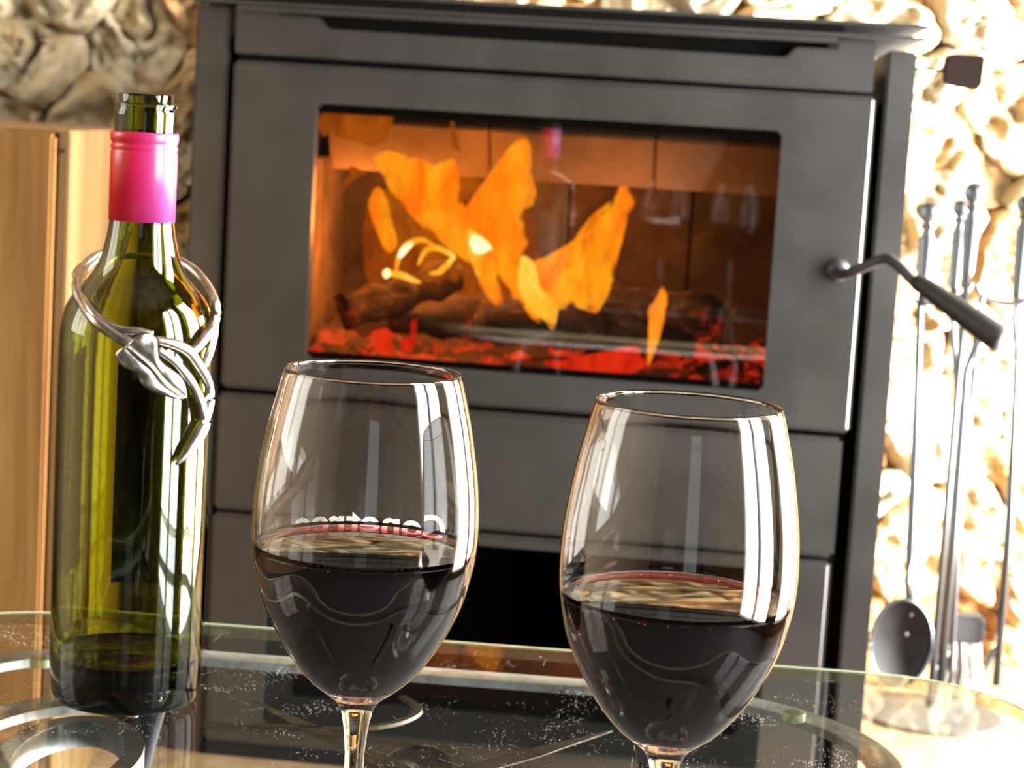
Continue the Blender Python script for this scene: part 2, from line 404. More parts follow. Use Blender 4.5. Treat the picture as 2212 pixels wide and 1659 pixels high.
for si, (sx_, sz_) in enumerate(seeds):
    poly = [(X0, Z0-.02), (X1+.05, Z0-.02), (X1+.05, Z1), (X0, Z1)]
    for k, (ox, oz) in enumerate(seeds):
        if k == si or (ox-sx_)**2+(oz-sz_)**2 > .16: continue
        # stones lie flat: weigh height more than width
        dx, dz = ox-sx_, (oz-sz_)
        poly = clip(poly, (ox+sx_)/2, (oz+sz_)/2, dx, dz*1.5)
        if len(poly) < 3: break
    if len(poly) < 3: continue
    cx_ = sum(p[0] for p in poly)/len(poly); cz_ = sum(p[1] for p in poly)/len(poly)
    seg, rings = 46, 15
    # boundary radius by angle
    bd = []
    for a in range(seg):
        th = 2*PI*a/seg; dx, dz = math.cos(th), math.sin(th); best = .2
        for i in range(len(poly)):
            p, q = poly[i], poly[(i+1) % len(poly)]
            ex, ez = q[0]-p[0], q[1]-p[1]; den = dx*ez-dz*ex
            if abs(den) < 1e-9: continue
            t = ((p[0]-cx_)*ez-(p[1]-cz_)*ex)/den; u = ((p[0]-cx_)*dz-(p[1]-cz_)*dx)/den
            if t > 0 and -1e-6 <= u <= 1+1e-6: best = min(best, t)
        bd.append(best)
    bd = [(bd[a-1]+2*bd[a]+bd[(a+1) % seg])/4 for a in range(seg)]
    gap = rnd.uniform(-.008, .002); dep = rnd.uniform(.016, .055); tx, tz = rnd.uniform(-.30, .30), rnd.uniform(-.30, .30)
    bm = bmesh.new(); vr = []
    off = Vector((rnd.uniform(0, 50), rnd.uniform(0, 50), 0))
    def pt(x, z, r):
        e_ = max(0.0, 1-((r-.72)/.28)**2) if r > .72 else 1.0
        base = e_
        p3 = Vector((x*9, z*9, 0))+off
        q3 = p3+Vector((noise.noise(p3*1.7), noise.noise(p3*1.7+Vector((9, 3, 1))), 0))*.8
        y = dep*(.25+.75*e_) + base*(.026*noise.noise(q3) - .034*abs(noise.noise(q3*1.6)) + .020*noise.noise(q3*3.3) - .014*abs(noise.noise(q3*5.2)) + .007*noise.noise(p3*11) + .004*noise.noise(p3*21) + tx*x + tz*z)
        if r >= .98: y = -.012
        return Vector((x, -y, z))
    c0 = bm.verts.new(pt(0, 0, 0))
    for rr in range(1, rings+1):
        r = (rr/rings)**.9
        row = []
        for a in range(seg):
            th = 2*PI*a/seg; R_ = max(bd[a]-gap, .006)*r
            nn = 1+(.14*noise.noise(Vector((math.cos(th)*2, math.sin(th)*2, 0))+off)+.08*noise.noise(Vector((math.cos(th)*6, math.sin(th)*6, 0))+off))*r
            row.append(bm.verts.new(pt(R_*math.cos(th)*nn, R_*math.sin(th)*nn, r if rr < rings else 1)))
        vr.append(row)
    for a in range(seg):
        bm.faces.new((c0, vr[0][a], vr[0][(a+1) % seg]))
    for rr in range(rings-1):
        for a in range(seg):
            bm.faces.new((vr[rr][a], vr[rr+1][a], vr[rr+1][(a+1) % seg], vr[rr][(a+1) % seg]))
    bmesh.ops.recalc_face_normals(bm, faces=bm.faces)
    if c0.normal.y > 0: bmesh.ops.reverse_faces(bm, faces=bm.faces)
    o = link('stone', bm, M[rnd.choice(['stone_a', 'stone_a', 'stone_b', 'stone_b', 'stone_c'])], wb, smooth=True, loc=(cx_, YW-.010, cz_))

# ------------------------------------------------------------------ wood stove
YAW = math.radians(6)
sv = empty('wood_stove', (0, 2.1, .07), -YAW)
tag(sv, 'black steel wood stove with wide glass door and fire inside, against stone wall', 'stove')
B = .07                                       # stove base height; z below are heights above it
def sp(name, x0, x1, y0, y1, z0, z1, bev=.003, mt='stove', parent=sv): return boxo(name, (x0, x1, y0, y1, z0-B, z1-B), M[mt], parent, bev=bev)
D = .52
sp('side_panel', -.3435, -.309, .004, D, .07, .8505, .0025)
sp('side_panel', .3505, .3785, .004, D, .07, .8425, .0025)
# body behind the front: shell boards round the firebox
sp('body_back', -.298, .338, D-.02, D-.001, .07, .842, .002, 'stove_dark')
sp('body_side', -.300, -.270, .016, D-.021, .07, .822, .001, 'stove_dark')
sp('body_side', .308, .338, .016, D-.021, .07, .822, .001, 'stove_dark')
sp('body_shelf', -.269, .307, .016, D-.021, .444, .460, .001, 'stove_dark')
sp('body_shelf', -.269, .307, .016, D-.021, .806, .822, .001, 'stove_dark')
sp('vent_shade_strip', -.262, .292, .016, .03, .8215, .8520, 0, 'stove_dark')  # dark strip added behind the notch, standing in for its shaded depth
sp('top_lintel', -.300, .338, .0125, .03, .768, .8065, 0, 'stove_dark')
sp('base_plate', -.308, .350, .0, D, .0701, .082, .001, 'stove_dark')
sp('gap_strip', -.3085, -.2985, .03, .06, .07, .80, 0, 'stove_dark')
sp('gap_strip', .339, .350, .03, .06, .07, .79, 0, 'stove_dark')
# fascia with the long vent notch
bm = bmesh.new()
out = [(-.3022, .8035), (.3378, .8000), (.3378, .8500), (.300, .8500), (.300, .8405), (.2600, .8405), (.2500, .8300), (-.207, .8330), (-.217, .8440), (-.255, .8450), (-.268, .8500), (-.3022, .8520)]
fv = [bm.verts.new((x, 0, z-B)) for x, z in out]; ff = bm.faces.new(fv)
ex = bmesh.ops.extrude_face_region(bm, geom=[ff]); bmesh.ops.translate(bm, vec=(0, .014, 0), verts=[v for v in ex['geom'] if isinstance(v, bmesh.types.BMVert)])
bmesh.ops.recalc_face_normals(bm, faces=bm.faces); bmesh.ops.bevel(bm, geom=list(bm.edges), offset=.0015, segments=2, affect='EDGES')
link('fascia', bm, M['stove'], sv)
# two top plates with a box between them
sp('top_plate', -.345, .384, -.012, D+.01, .8525, .8560, .001)
sp('spacer_box', -.30, .305, -.006, D-.03, .8562, .8640, .001, 'stove_dark')
sp('top_plate', -.36, .386, -.010, D+.01, .8642, .8680, .001)
sp('front_rail', -.30, .300, -.008, .02, .8460, .8524, .001)
# door with window opening
dr = empty('door', (0, 0, 0)); dr.parent = sv
def frame_mesh(o, h, y0, y1, bev):
    bm = bmesh.new()
    ov = [(o[0], o[2]), (o[1], o[2]), (o[1], o[3]), (o[0], o[3])]; hv = [(h[0], h[2]), (h[1], h[2]), (h[1], h[3]), (h[0], h[3])]
    L_ = {}
    for k, y in enumerate((y0, y1)):
        L_[k] = ([bm.verts.new((x, y, z-B)) for x, z in ov], [bm.verts.new((x, y, z-B)) for x, z in hv])
    for i in range(4):
        j = (i+1) % 4
        bm.faces.new((L_[0][0][i], L_[0][0][j], L_[0][1][j], L_[0][1][i]))
        bm.faces.new((L_[1][0][j], L_[1][0][i], L_[1][1][i], L_[1][1][j]))
        bm.faces.new((L_[0][0][j], L_[0][0][i], L_[1][0][i], L_[1][0][j]))
        bm.faces.new((L_[0][1][i], L_[0][1][j], L_[1][1][j], L_[1][1][i]))
    bmesh.ops.recalc_face_normals(bm, faces=bm.faces)
    es = [e for e in bm.edges if abs(e.verts[0].co.y-e.verts[1].co.y) > 1e-5 or (abs(e.verts[0].co.y-y0) < 1e-5 and any(abs(e.verts[0].co.x-x) < 1e-5 and abs(e.verts[1].co.x-x) < 1e-5 for x in o[:2]))
          or (abs(e.verts[0].co.y-y0) < 1e-5 and abs(e.verts[1].co.y-y0) < 1e-5 and any(abs(e.verts[0].co.z-(z-B)) < 1e-5 and abs(e.verts[1].co.z-(z-B)) < 1e-5 for z in o[2:]))]
    es = [e for e in es if len(e.link_faces) == 2 and e.calc_face_angle(0) > .5]
    bmesh.ops.bevel(bm, geom=es, offset=bev, segments=3, affect='EDGES')
    return bm
link('door_frame', frame_mesh((-.3025, .3420, .4625, .7965), (-.2145, .2530, .4985, .7580), -.002, .012, .0035), M['stove'], dr)
pane = boxo('glass_pane', (-.222, .260, .0045, .0085, .490-B, .766-B), M['stove_glass'], dr)
# black edge print round the glass, seen as the dark band at top and right
boxo('glass_border', (-.2145, .253, .0090, .0100, .7490-B, .7600-B), M['stove_dark'], dr)
boxo('glass_border', (-.2145, .253, .0090, .0100, .4970-B, .5050-B), M['stove_dark'], dr)
# handle: boss, bent rod, long grip
hb = bmesh.new(); lathe(hb, [(0, 0), (.011, 0), (.012, .004), (.010, .012), (.006, .014), (0, .014)], 24)
bmesh.ops.rotate(hb, verts=hb.verts, cent=(0, 0, 0), matrix=Matrix.Rotation(PI/2, 3, 'X'))
link('handle_boss', hb, M['iron'], dr, smooth=True, loc=(.3175, -.002, .6250-B))
hp = catmull([(.3175, -.010, .6245-B), (.3210, -.030, .6230-B), (.3330, -.050, .6290-B), (.3560, -.066, .6420-B), (.3660, -.078, .6410-B), (.3790, -.095, .6300-B), (.3900, -.107, .6195-B)], 5)
hm = bmesh.new(); tube(hm, hp, .0052, 12); link('handle_rod', hm, M['iron'], dr, smooth=True)
a_, b_ = Vector((.3860, -.101, .6265-B)), Vector((.4640, -.165, .5800-B))
gp = [a_+(b_-a_)*t for t in (0, .04, .08, .30, .6, .93, .98, 1)]
gm = bmesh.new(); tube(gm, gp, [.0065, .0082, .0090, .0104, .0122, .0134, .0124, .0105], 8)
link('handle_grip', gm, M['rubber_grip'], dr, smooth=True)
# lower panels
sp('ash_panel', -.3055, .3362, -.001, .012, .3340, .4565, .004)
bm = frame_mesh((-.3065, .3345, .085, .3300), (-.245, .275, .105, .3180), -.001, .012, .004)
link('log_store_frame', bm, M['stove'], sv)
sp('log_store_back', -.26, .30, D-.05, D-.021, .083, .44, 0, 'stove_dark')
# damper lever with trapezoid knob
dm = bmesh.new(); tube(dm, [Vector((.378, .06, .828-B)), Vector((.414, .06, .8275-B))], .0016, 8)
dl = link('damper_lever', dm, M['iron'], sv, smooth=True)
bm = bmesh.new()
kp = [(.408, .846), (.412, .8485), (.4455, .8480), (.4445, .820), (.440, .8135), (.409, .8180), (.4065, .822), (.4065, .840)]
fv = [bm.verts.new((x+.003, .049, z-B-.004)) for x, z in kp]; ff = bm.faces.new(fv)
ex = bmesh.ops.extrude_face_region(bm, geom=[ff]); bmesh.ops.translate(bm, vec=(0, .022, 0), verts=[v for v in ex['geom'] if isinstance(v, bmesh.types.BMVert)])
bmesh.ops.recalc_face_normals(bm, faces=bm.faces); bmesh.ops.bevel(bm, geom=list(bm.edges), offset=.0015, segments=2, affect='EDGES')
link('knob', bm, mat('brown_bakelite', (.014, .008, .006), .8, spec=.1), dl)
# firebrick lining
def brick(x0, x1, y0, y1, z0, z1, rot=None): return boxo('firebrick', (x0, x1, y0, y1, z0-B, z1-B), M['firebrick'], sv, bev=.002)
for k in range(4):
    w_ = .572/4; brick(-.267+k*w_+.001, -.267+(k+1)*w_-.001, .345, .372, .4602, .700)
for k in range(2):
    brick(-.2685, -.243, .05+k*.147+.001, .05+(k+1)*.147-.001, .4602, .700)
    brick(.281, .3065, .05+k*.147+.001, .05+(k+1)*.147-.001, .4602, .700)
for k in range(3):                             # baffle boards hanging at the top front
    w_ = .52/3
    bm = bmesh.new(); box(bm, -w_/2+.001, w_/2-.001, -.012, .012, -.032, .032, bev=.002)
    o = link('baffle_board', bm, M['baffle'], sv, loc=(-.240+w_*(k+.5)+.019, .105, .722-B)); o.rotation_euler = (.6, 0, 0)

# ------------------------------------------------------------------ the fire
RM = Matrix.Rotation(-YAW, 3, 'Z'); SO = Vector((0, 2.1, 0))
def st_local(x, y, d):
    """pixel -> stove coordinates on the plane d metres behind the stove front"""
    n = RM @ Vector((0, 1, 0)); q = SO+n*d; r = ray(x, y); t = (q-CAM).dot(n)/r.dot(n)
    p = RM.transposed() @ (CAM+r*t-SO); return Vector((p.x, p.y, p.z-B))
fr = empty('fire', (0, 2.1, B), -YAW)
tag(fr, 'orange flames burning over logs behind the stove glass', 'fire')
def c1(L_): return [(620+x/2.4393, 180+y/2.4393) for x, y in L_]
def c2(L_): return [(1100+x/2.3048, 180+y/2.3048) for x, y in L_]
def tongue(pxs, d, thick, mt, twist=.0):
    """a rounded body of flame: closed outline swollen front and back"""
    P2 = [st_local(x, y, d) for x, y in pxs]
    P2 = catmull(P2, 3, True)
    bm = bmesh.new()
    outer = [bm.verts.new(p) for p in P2]
    f = bm.faces.new(outer)
    bmesh.ops.triangulate(bm, faces=[f])
    for _ in range(2): bmesh.ops.subdivide_edges(bm, edges=[e for e in bm.edges if e.calc_length() > .010], cuts=1, use_grid_fill=False)
    bmesh.ops.triangulate(bm, faces=bm.faces)
    for _ in range(2):
        es = [e for e in bm.edges if e.calc_length() > .009 and not e.is_boundary]
        if es: bmesh.ops.subdivide_edges(bm, edges=es, cuts=1)
        bmesh.ops.triangulate(bm, faces=bm.faces)
    bnd = [v.co.copy() for v in bm.verts if v.is_boundary]
    top = {}
    vs = list(bm.verts); fs = list(bm.faces)
    dist = {v: 0 if v.is_boundary else min((v.co-b).length for b in bnd) for v in vs}
    mx = max(dist.values()) or 1
    back = {v: (v if v.is_boundary else bm.verts.new(v.co)) for v in vs}
    for fc in fs:
        try: bm.faces.new([back[v] for v in reversed(fc.verts)])
        except ValueError: pass
    for v in vs:
        if v.is_boundary and back[v] is v and dist[v] == 0:
            v.co.y += .006*noise.noise(v.co*30); continue
        h = thick*math.sqrt(min(dist[v]/mx, 1)); wv = .012*noise.noise(v.co*22)
        v.co.y += -h+wv
        if back[v] is not v: back[v].co.y += h+wv
    bmesh.ops.recalc_face_normals(bm, faces=bm.faces)
    return link('flame', bm, M[mt], fr, smooth=True)
tongue(c1([(170, 150), (300, 135), (430, 130), (560, 150), (560, 250), (520, 330), (450, 340), (400, 300), (330, 270), (260, 260), (200, 300), (170, 260)]), .055, .02, 'flame_dim')
tongue(c1([(450, 390), (500, 355), (570, 360), (640, 385), (700, 420), (760, 420), (830, 408), (885, 400), (905, 500), (912, 620), (935, 700), (960, 780), (1010, 800), (1070, 860), (1095, 960), (1120, 1060), (1135, 1150), (1085, 1165), (1030, 1080), (980, 980), (930, 900), (860, 840), (760, 795), (680, 730), (610, 650), (560, 570), (510, 500), (470, 440)]), .060, .020, 'flame')
tongue(c1([(950, 640), (990, 625), (1020, 600), (1050, 520), (1090, 450), (1140, 480), (1175, 520), (1170, 450), (1170, 370), (1200, 300), (1265, 290), (1285, 360), (1288, 460), (1315, 560), (1300, 640), (1245, 680), (1250, 760), (1275, 840), (1240, 930), (1290, 960), (1330, 1060), (1360, 1180), (1330, 1260), (1270, 1220), (1220, 1130), (1150, 1060), (1100, 950), (1060, 860), (990, 790), (940, 700)]), .065, .022, 'flame')
tongue(c2([(568, 492), (612, 545), (630, 600), (575, 680), (535, 760), (530, 860), (520, 960), (480, 1080), (425, 1155), (370, 1110), (330, 1090), (295, 1130), (250, 1200), (205, 1265), (160, 1210), (90, 1160), (10, 1070), (20, 960), (90, 890), (160, 880), (230, 860), (290, 820), (340, 750), (380, 690), (440, 630), (510, 580)]), .14, .020, 'flame')
tongue(c2([(760, 1010), (790, 1060), (775, 1160), (745, 1290), (712, 1370), (688, 1405), (692, 1300), (702, 1200), (690, 1130), (725, 1070)]), .07, .006, 'flame')
tongue(c1([(470, 550), (510, 570), (540, 670), (565, 760), (585, 850), (565, 890), (525, 890), (490, 820), (455, 720), (425, 620)]), .10, .008, 'flame')
tongue(c1([(320, 370), (385, 390), (435, 450), (400, 500), (335, 535), (275, 582), (300, 520), (325, 460)]), .12, .008, 'flame_dim')
tongue(c1([(865, 200), (895, 240), (918, 320), (915, 365), (870, 350), (855, 280)]), .05, .006, 'flame_dim')
tongue(c2([(60, 860), (110, 870), (140, 930), (130, 1000), (160, 1090), (215, 1080), (245, 1140), (215, 1230), (175, 1190), (90, 1130), (40, 1000)]), .035, .008, 'flame_hot')
tongue(c1([(950, 770), (1000, 780), (1060, 830), (1090, 880), (1050, 900), (1020, 940), (1010, 1010), (975, 960), (945, 880)]), .034, .007, 'flame_hot')
tongue(c1([(968, 795), (1010, 800), (1065, 850), (1075, 885), (1020, 890), (985, 900), (965, 850)]), .026, .005, 'flame_white')
tongue(c1([(430, 960), (520, 900), (600, 830), (680, 800), (770, 830), (870, 880), (930, 900), (910, 980), (890, 1060), (820, 1040), (720, 1060), (600, 1040), (500, 1030)]), .17, .016, 'flame_dim')
tongue(c1([(420, 640), (560, 520), (760, 560), (900, 450), (1100, 560), (1300, 700), (1330, 950), (1250, 1130), (1050, 1180), (900, 1040), (700, 1100), (450, 1090), (390, 880)]), .20, .016, 'flame_dim')
def wisp(pts, d, r, mt='flame_hot'):
    P3 = catmull([st_local(x, y, d) for x, y in c1(pts)], 6)
    bm = bmesh.new(); n = len(P3); tube(bm, P3, [r*(.25+.75*math.sin(PI*(i+.5)/n)) for i in range(n)], 8)
    link('flame', bm, M[mt], fr, smooth=True)
wisp([(575, 1000), (585, 930), (615, 870), (655, 840), (710, 825), (770, 850)], .036, .0040)
wisp([(590, 920), (620, 875), (660, 842)], .032, .0040, 'flame_white')
wisp([(690, 960), (715, 905), (750, 870), (800, 870), (870, 905), (885, 930)], .036, .0036)
wisp([(500, 1000), (530, 1000), (600, 1010), (660, 1035), (705, 1050)], .036, .0040)
wisp([(505, 998), (525, 1002), (545, 1006)], .030, .0058, 'flame_white')
wisp([(750, 1000), (800, 995), (850, 950), (880, 905)], .036, .0036)
# embers: low glowing bed and small licks in front
bm = bmesh.new(); gx, gy = 60, 26; vv = []
for j in range(gy):
    for i in range(gx):
        x = -.238+i*(.515)/(gx-1); y = .05+j*.28/(gy-1)
        h = .030+.020*noise.noise(Vector((x*18, y*18, 3)))+.012*noise.noise(Vector((x*60, y*60, 1)))+.02*(y-.05)/.28
        vv.append(bm.verts.new((x, y, .4605-B+max(h, .002))))
for j in range(gy-1):
    for i in range(gx-1):
        bm.faces.new((vv[j*gx+i], vv[j*gx+i+1], vv[(j+1)*gx+i+1], vv[(j+1)*gx+i]))
eb = link('ember_bed', bm, M['ember'], fr, smooth=True); eb['kind'] = 'stuff'
for L_ in ([(440, 1310), (480, 1330), (510, 1290), (545, 1310), (550, 1380), (580, 1430), (500, 1425), (450, 1380)], [(585, 1370), (640, 1330), (650, 1250), (680, 1235), (680, 1320), (665, 1400), (620, 1430)]):
    tongue(c1(L_), .06, .006, 'flame_dim').data.materials[0] = M['ember_flame'] if 'ember_flame' in M else M.setdefault('ember_flame', flame_mat('ember_flame', (.6, .01, .002), (1, .03, .004), (1, .06, .01), .9, .4, 20))
tongue(c2([(180, 1385), (300, 1370), (420, 1360), (540, 1330), (640, 1305), (640, 1345), (690, 1400), (600, 1445), (450, 1440), (300, 1430), (190, 1410)]), .055, .006, 'ember_flame')
# glow of the fire itself
for (x, y, z, e_) in ((-.14, .20, .62, 5.0), (-.02, .17, .66, 1.6), (-.19, .12, .66, 1.0), (-.08, .05, .63, 2.6), (.10, .05, .66, .35)):
    l = bpy.data.lights.new('fire_glow', 'POINT'); l.energy = e_; l.color = (1, .30, .05); l.shadow_soft_size = .04
    o = bpy.data.objects.new('fire_glow', l); C.objects.link(o); o.parent = fr; o.location = (x, y, z-B)
# logs
def log(a, b, r, label, seed):
    a, b = Vector(a), Vector(b); n = 14; bm = bmesh.new()
    pts = [a+(b-a)*i/(n-1) for i in range(n)]
    tube(bm, pts, [r*(1+.12*math.sin(i*1.7+seed)) for i in range(n)], 14)
    for v in bm.verts:
        v.co += (v.co-(a+b)/2).normalized()*.008*noise.noise(v.co*40+Vector((seed, 0, 0)))+Vector((0, 0, .006*noise.noise(v.co*25)))
    o = link('firewood_log', bm, M['char'], None, smooth=True)
    o.location = (0, 2.1, B); o.rotation_euler = (0, 0, -YAW)
    tag(o, label, 'firewood', 'logs burning in the stove'); return o
log((-.17, .24, .530-B), (.12, .26, .525-B), .030, 'thick charred log lying across the back of the fire', 1)
log((-.05, .10, .545-B), (.17, .20, .530-B), .022, 'slanting grey ashy log in the middle of the embers', 4)
log((.02, .22, .575-B), (.20, .13, .556-B), .020, 'upper black log with pale ash, right of the flames', 7)
log((-.20, .13, .535-B), (-.09, .20, .580-B), .020, 'burning log under the bright yellow curls, at left', 9)

# ------------------------------------------------------------------ wooden cabinet at the left
q = onY(155, 283, 1.9)
wc = empty('wooden_cabinet', (q.x-.22, 1.9, 0)); tag(wc, 'honey coloured wooden cabinet standing left of the stove', 'cabinet')
Hc = q.z
bm = bmesh.new(); box(bm, -.16, .208, .001, .35, .05, Hc-.0, bev=.002); link('carcass', bm, M['wood'], wc)
boxo('side_panel', (.209, .22, -.004, .352, .0, Hc), wood('pale_edge_wood', (.09, .045, .014), (.12, .068, .024), (.145, .09, .037), 'z', .4), wc, bev=.0015)
boxo('side_panel', (-.18, -.161, -.004, .352, .0, Hc), M['wood'], wc, bev=.0015)
boxo('door_leaf', (-.159, .2075, -.014, .0, .06, Hc-.004), M['wood'], wc, bev=.003)
boxo('plinth', (-.16, .208, .02, .34, .0, .049), M['wood'], wc)
bm = bmesh.new(); lathe(bm, [(0, 0), (.0022, 0), (.0022, .002), (0, .002)], 12); bmesh.ops.rotate(bm, verts=bm.verts, cent=(0, 0, 0), matrix=Matrix.Rotation(PI/2, 3, 'X'))
link('screw', bm, M['iron'], wc, loc=(.2145, -.0042, Hc-.018))

# ------------------------------------------------------------------ fireplace tools
TY = 2.42
def tp(x, y, d=0): return onY(x, y, TY+d)
HZ = .07
def ball_handle(bm, x, top_y, bot_y, ballr, d, twist=True):
    """ball, collar and turned handle below it; returns bottom point"""
    t = tp(x, top_y, d); b = tp(x-(bot_y-top_y)*.05, bot_y, d)
    z1, z0 = t.z, b.z
    prof = [(0, z1), (ballr*.5, z1-.13*ballr), (ballr*.87, z1-.5*ballr), (ballr, z1-ballr), (ballr*.87, z1-1.5*ballr), (ballr*.5, z1-1.87*ballr), (ballr*.45, z1-2.1*ballr),
            (ballr*.72, z1-2.2*ballr), (ballr*.72, z1-2.5*ballr), (ballr*.45, z1-2.6*ballr), (ballr*.62, z1-3.2*ballr)]
    n = 12
    za = z1-3.2*ballr
    for i in range(1, n): prof.append((ballr*(.82-.02*i+(.05*(i % 2) if twist else 0)), za+(z0-za)*i/n))
    prof += [(ballr*.40, z0), (0, z0)]
    lathe(bm, prof, 20, cx=t.x, cy_=TY+d)
    return Vector((t.x, TY+d, z0))
# stand: tall post with ball knob, hooks, base
ts = empty('fireplace_tool_stand', (tp(2107, 412, .02).x, TY+.02, HZ)); tag(ts, 'black iron stand with ball knob holding the fireplace tools', 'tool stand')
O = Vector(ts.location)
bm = bmesh.new(); bp = ball_handle(bm, 2107, 393, 600, .0128, .02, False); bmesh.ops.translate(bm, vec=-O, verts=bm.verts); link('knob', bm, M['tool_metal'], ts, smooth=True)
bm = bmesh.new(); tube(bm, [bp-O+Vector((0, 0, .002)), Vector((bp.x-O.x, 0, .012))], .0045, 10); link('pole', bm, M['tool_metal'], ts, smooth=True)
for sgn, pts in ((1, [(2110, 612), (2118, 635), (2150, 652), (2200, 655), (2222, 640)]), (-1, [(2100, 612), (2085, 632), (2050, 650), (2010, 655), (1982, 652), (1972, 638)])):
    bm = bmesh.new(); tube(bm, catmull([tp(x, y, .02)-O for x, y in pts], 5), .0032, 10); link('hook_arm', bm, M['tool_metal'], ts, smooth=True)
bm = bmesh.new(); lathe(bm, [(0, 0), (.085, 0), (.085, .006), (.03, .010), (0, .012)], 32); link('base', bm, M['iron'], ts, smooth=False)
# shovel
def tool(name, label, x, ytop, ybot, br, d, xr, yr):
    e = empty(name, (tp(x, ybot, d).x, TY+d, HZ)); tag(e, label, 'fireplace tool', 'fireplace tools on the stand'); O_ = Vector(e.location)
    bm = bmesh.new(); b = ball_handle(bm, x, ytop, ybot, br, d); bmesh.ops.translate(bm, vec=-O_, verts=bm.verts); link('handle', bm, M['tool_metal'], e, smooth=True)
    bm = bmesh.new(); pts = [b+Vector((0, 0, .002)), b+Vector((0, 0, -.02))]+[tp(px, py, d) for px, py in zip(xr, yr)]
    tube(bm, [p-O_ for p in pts], .0054, 10); link('shaft', bm, M['tool_metal'], e, smooth=True)
    return e, O_, pts[-1]-O_
e, O_, tip = tool('fireplace_shovel', 'fireplace shovel with round black pan hanging next to the stove', 2010, 435, 625, .0124, -.01, (1990, 1978, 1965, 1962, 1966), (660, 950, 1200, 1255, 1295))
bm = bmesh.new()
cc = tp(1944, 1385, -.01)-O_; rx, rz = .0365, .0520
rows = []
for k in range(9):
    r = k/8; row = []
    for a in range(32):
        th = 2*PI*a/32; s = 1.0
        row.append(bm.verts.new(cc+Vector((rx*r*math.cos(th), -.004+.014*(1-r**2.2) if r < 1 else -.010, rz*r*math.sin(th)))))
    rows.append(row)
bmesh.ops.remove_doubles(bm, verts=rows[0], dist=1e-6)
bm.verts.ensure_lookup_table(); c0 = rows[0][0] if rows[0][0].is_valid else [v for v in rows[0] if v.is_valid][0]
for a in range(32): bm.faces.new((c0, rows[1][a], rows[1][(a+1) % 32]))
for k in range(1, 8):
    for a in range(32): bm.faces.new((rows[k][a], rows[k+1][a], rows[k+1][(a+1) % 32], rows[k][(a+1) % 32]))
ex = bmesh.ops.solidify(bm, geom=list(bm.faces), thickness=.0015)
bmesh.ops.recalc_face_normals(bm, faces=bm.faces)
pan = link('pan', bm, mat('matt_black_pan', (.02, .02, .021), .6, spec=.3), e, smooth=True)
bm = bmesh.new(); tube(bm, [cc+Vector((rx*math.cos(2*PI*a/40), -.008, rz*math.sin(2*PI*a/40))) for a in range(40)], .0022, 8, closed=True); link('rim', bm, M['tool_metal'], pan, smooth=True)
for (x, y) in ((1967, 1328), (1957, 1370)):
    bm = bmesh.new(); bmesh.ops.create_uvsphere(bm, u_segments=12, v_segments=8, radius=.0030); link('rivet', bm, M['iron'], pan, smooth=True, loc=tp(x, y, -.012)-O_)
# brush
e, O_, tip = tool('hearth_brush', 'hearth brush with black block and grey bristles in the middle of the tool set', 2078, 430, 630, .0108, .075, (2075, 2058, 2040), (900, 1150, 1330))
boxo('brush_block', tuple(v for p in ((tip.x-.005, tip.x+.048), (-.018, .018), (tip.z-.030, tip.z+.004)) for v in p), mat('black_brush_block', (.012, .012, .013), .6, spec=.2), e, bev=.004)
bm = bmesh.new()
for i in range(220):
    x = tip.x+rnd.uniform(-.002, .045); y = rnd.uniform(-.016, .016); dx = rnd.uniform(-.014, .010)
    tube(bm, [Vector((x, y, tip.z-.029)), Vector((x+dx*.4, y*1.1, tip.z-.055)), Vector((x+dx, y*1.3, max(tip.z-.10+rnd.uniform(-.01, .02), .004)))], .0009, 4)
o = link('bristles', bm, M['brush'], e, smooth=True); o['kind'] = 'stuff'
# poker
e, O_, tip = tool('fireplace_poker', 'fireplace poker hanging farthest from the stove, at the edge of the picture', 2218, 420, 650, .0115, .045, (2200, 2178, 2152), (760, 1150, 1480))
bm = bmesh.new(); tube(bm, catmull([tip+Vector((.0, 0, .05)), tip+Vector((-.010, 0, .035)), tip+Vector((-.014, 0, .022)), tip+Vector((-.010, 0, .015))], 4), [.004]*6+[.0035]*4+[.002]*3, 8); link('hook', bm, M['tool_metal'], e, smooth=True)
# tongs in front of the brush
e, O_, tip = tool('fireplace_tongs', 'black fireplace tongs hanging between shovel and poker, next to the brush', 2120, 640, 700, .0045, -.045, (2090, 2062, 2032), (800, 1140, 1478))
bm = bmesh.new(); tube(bm, [tp(x, y, -.045)-O_ for x, y in ((2118, 702), (2100, 850), (2072, 1140), (2052, 1478))], .0032, 8); link('tong_arm', bm, M['iron'], e, smooth=True)

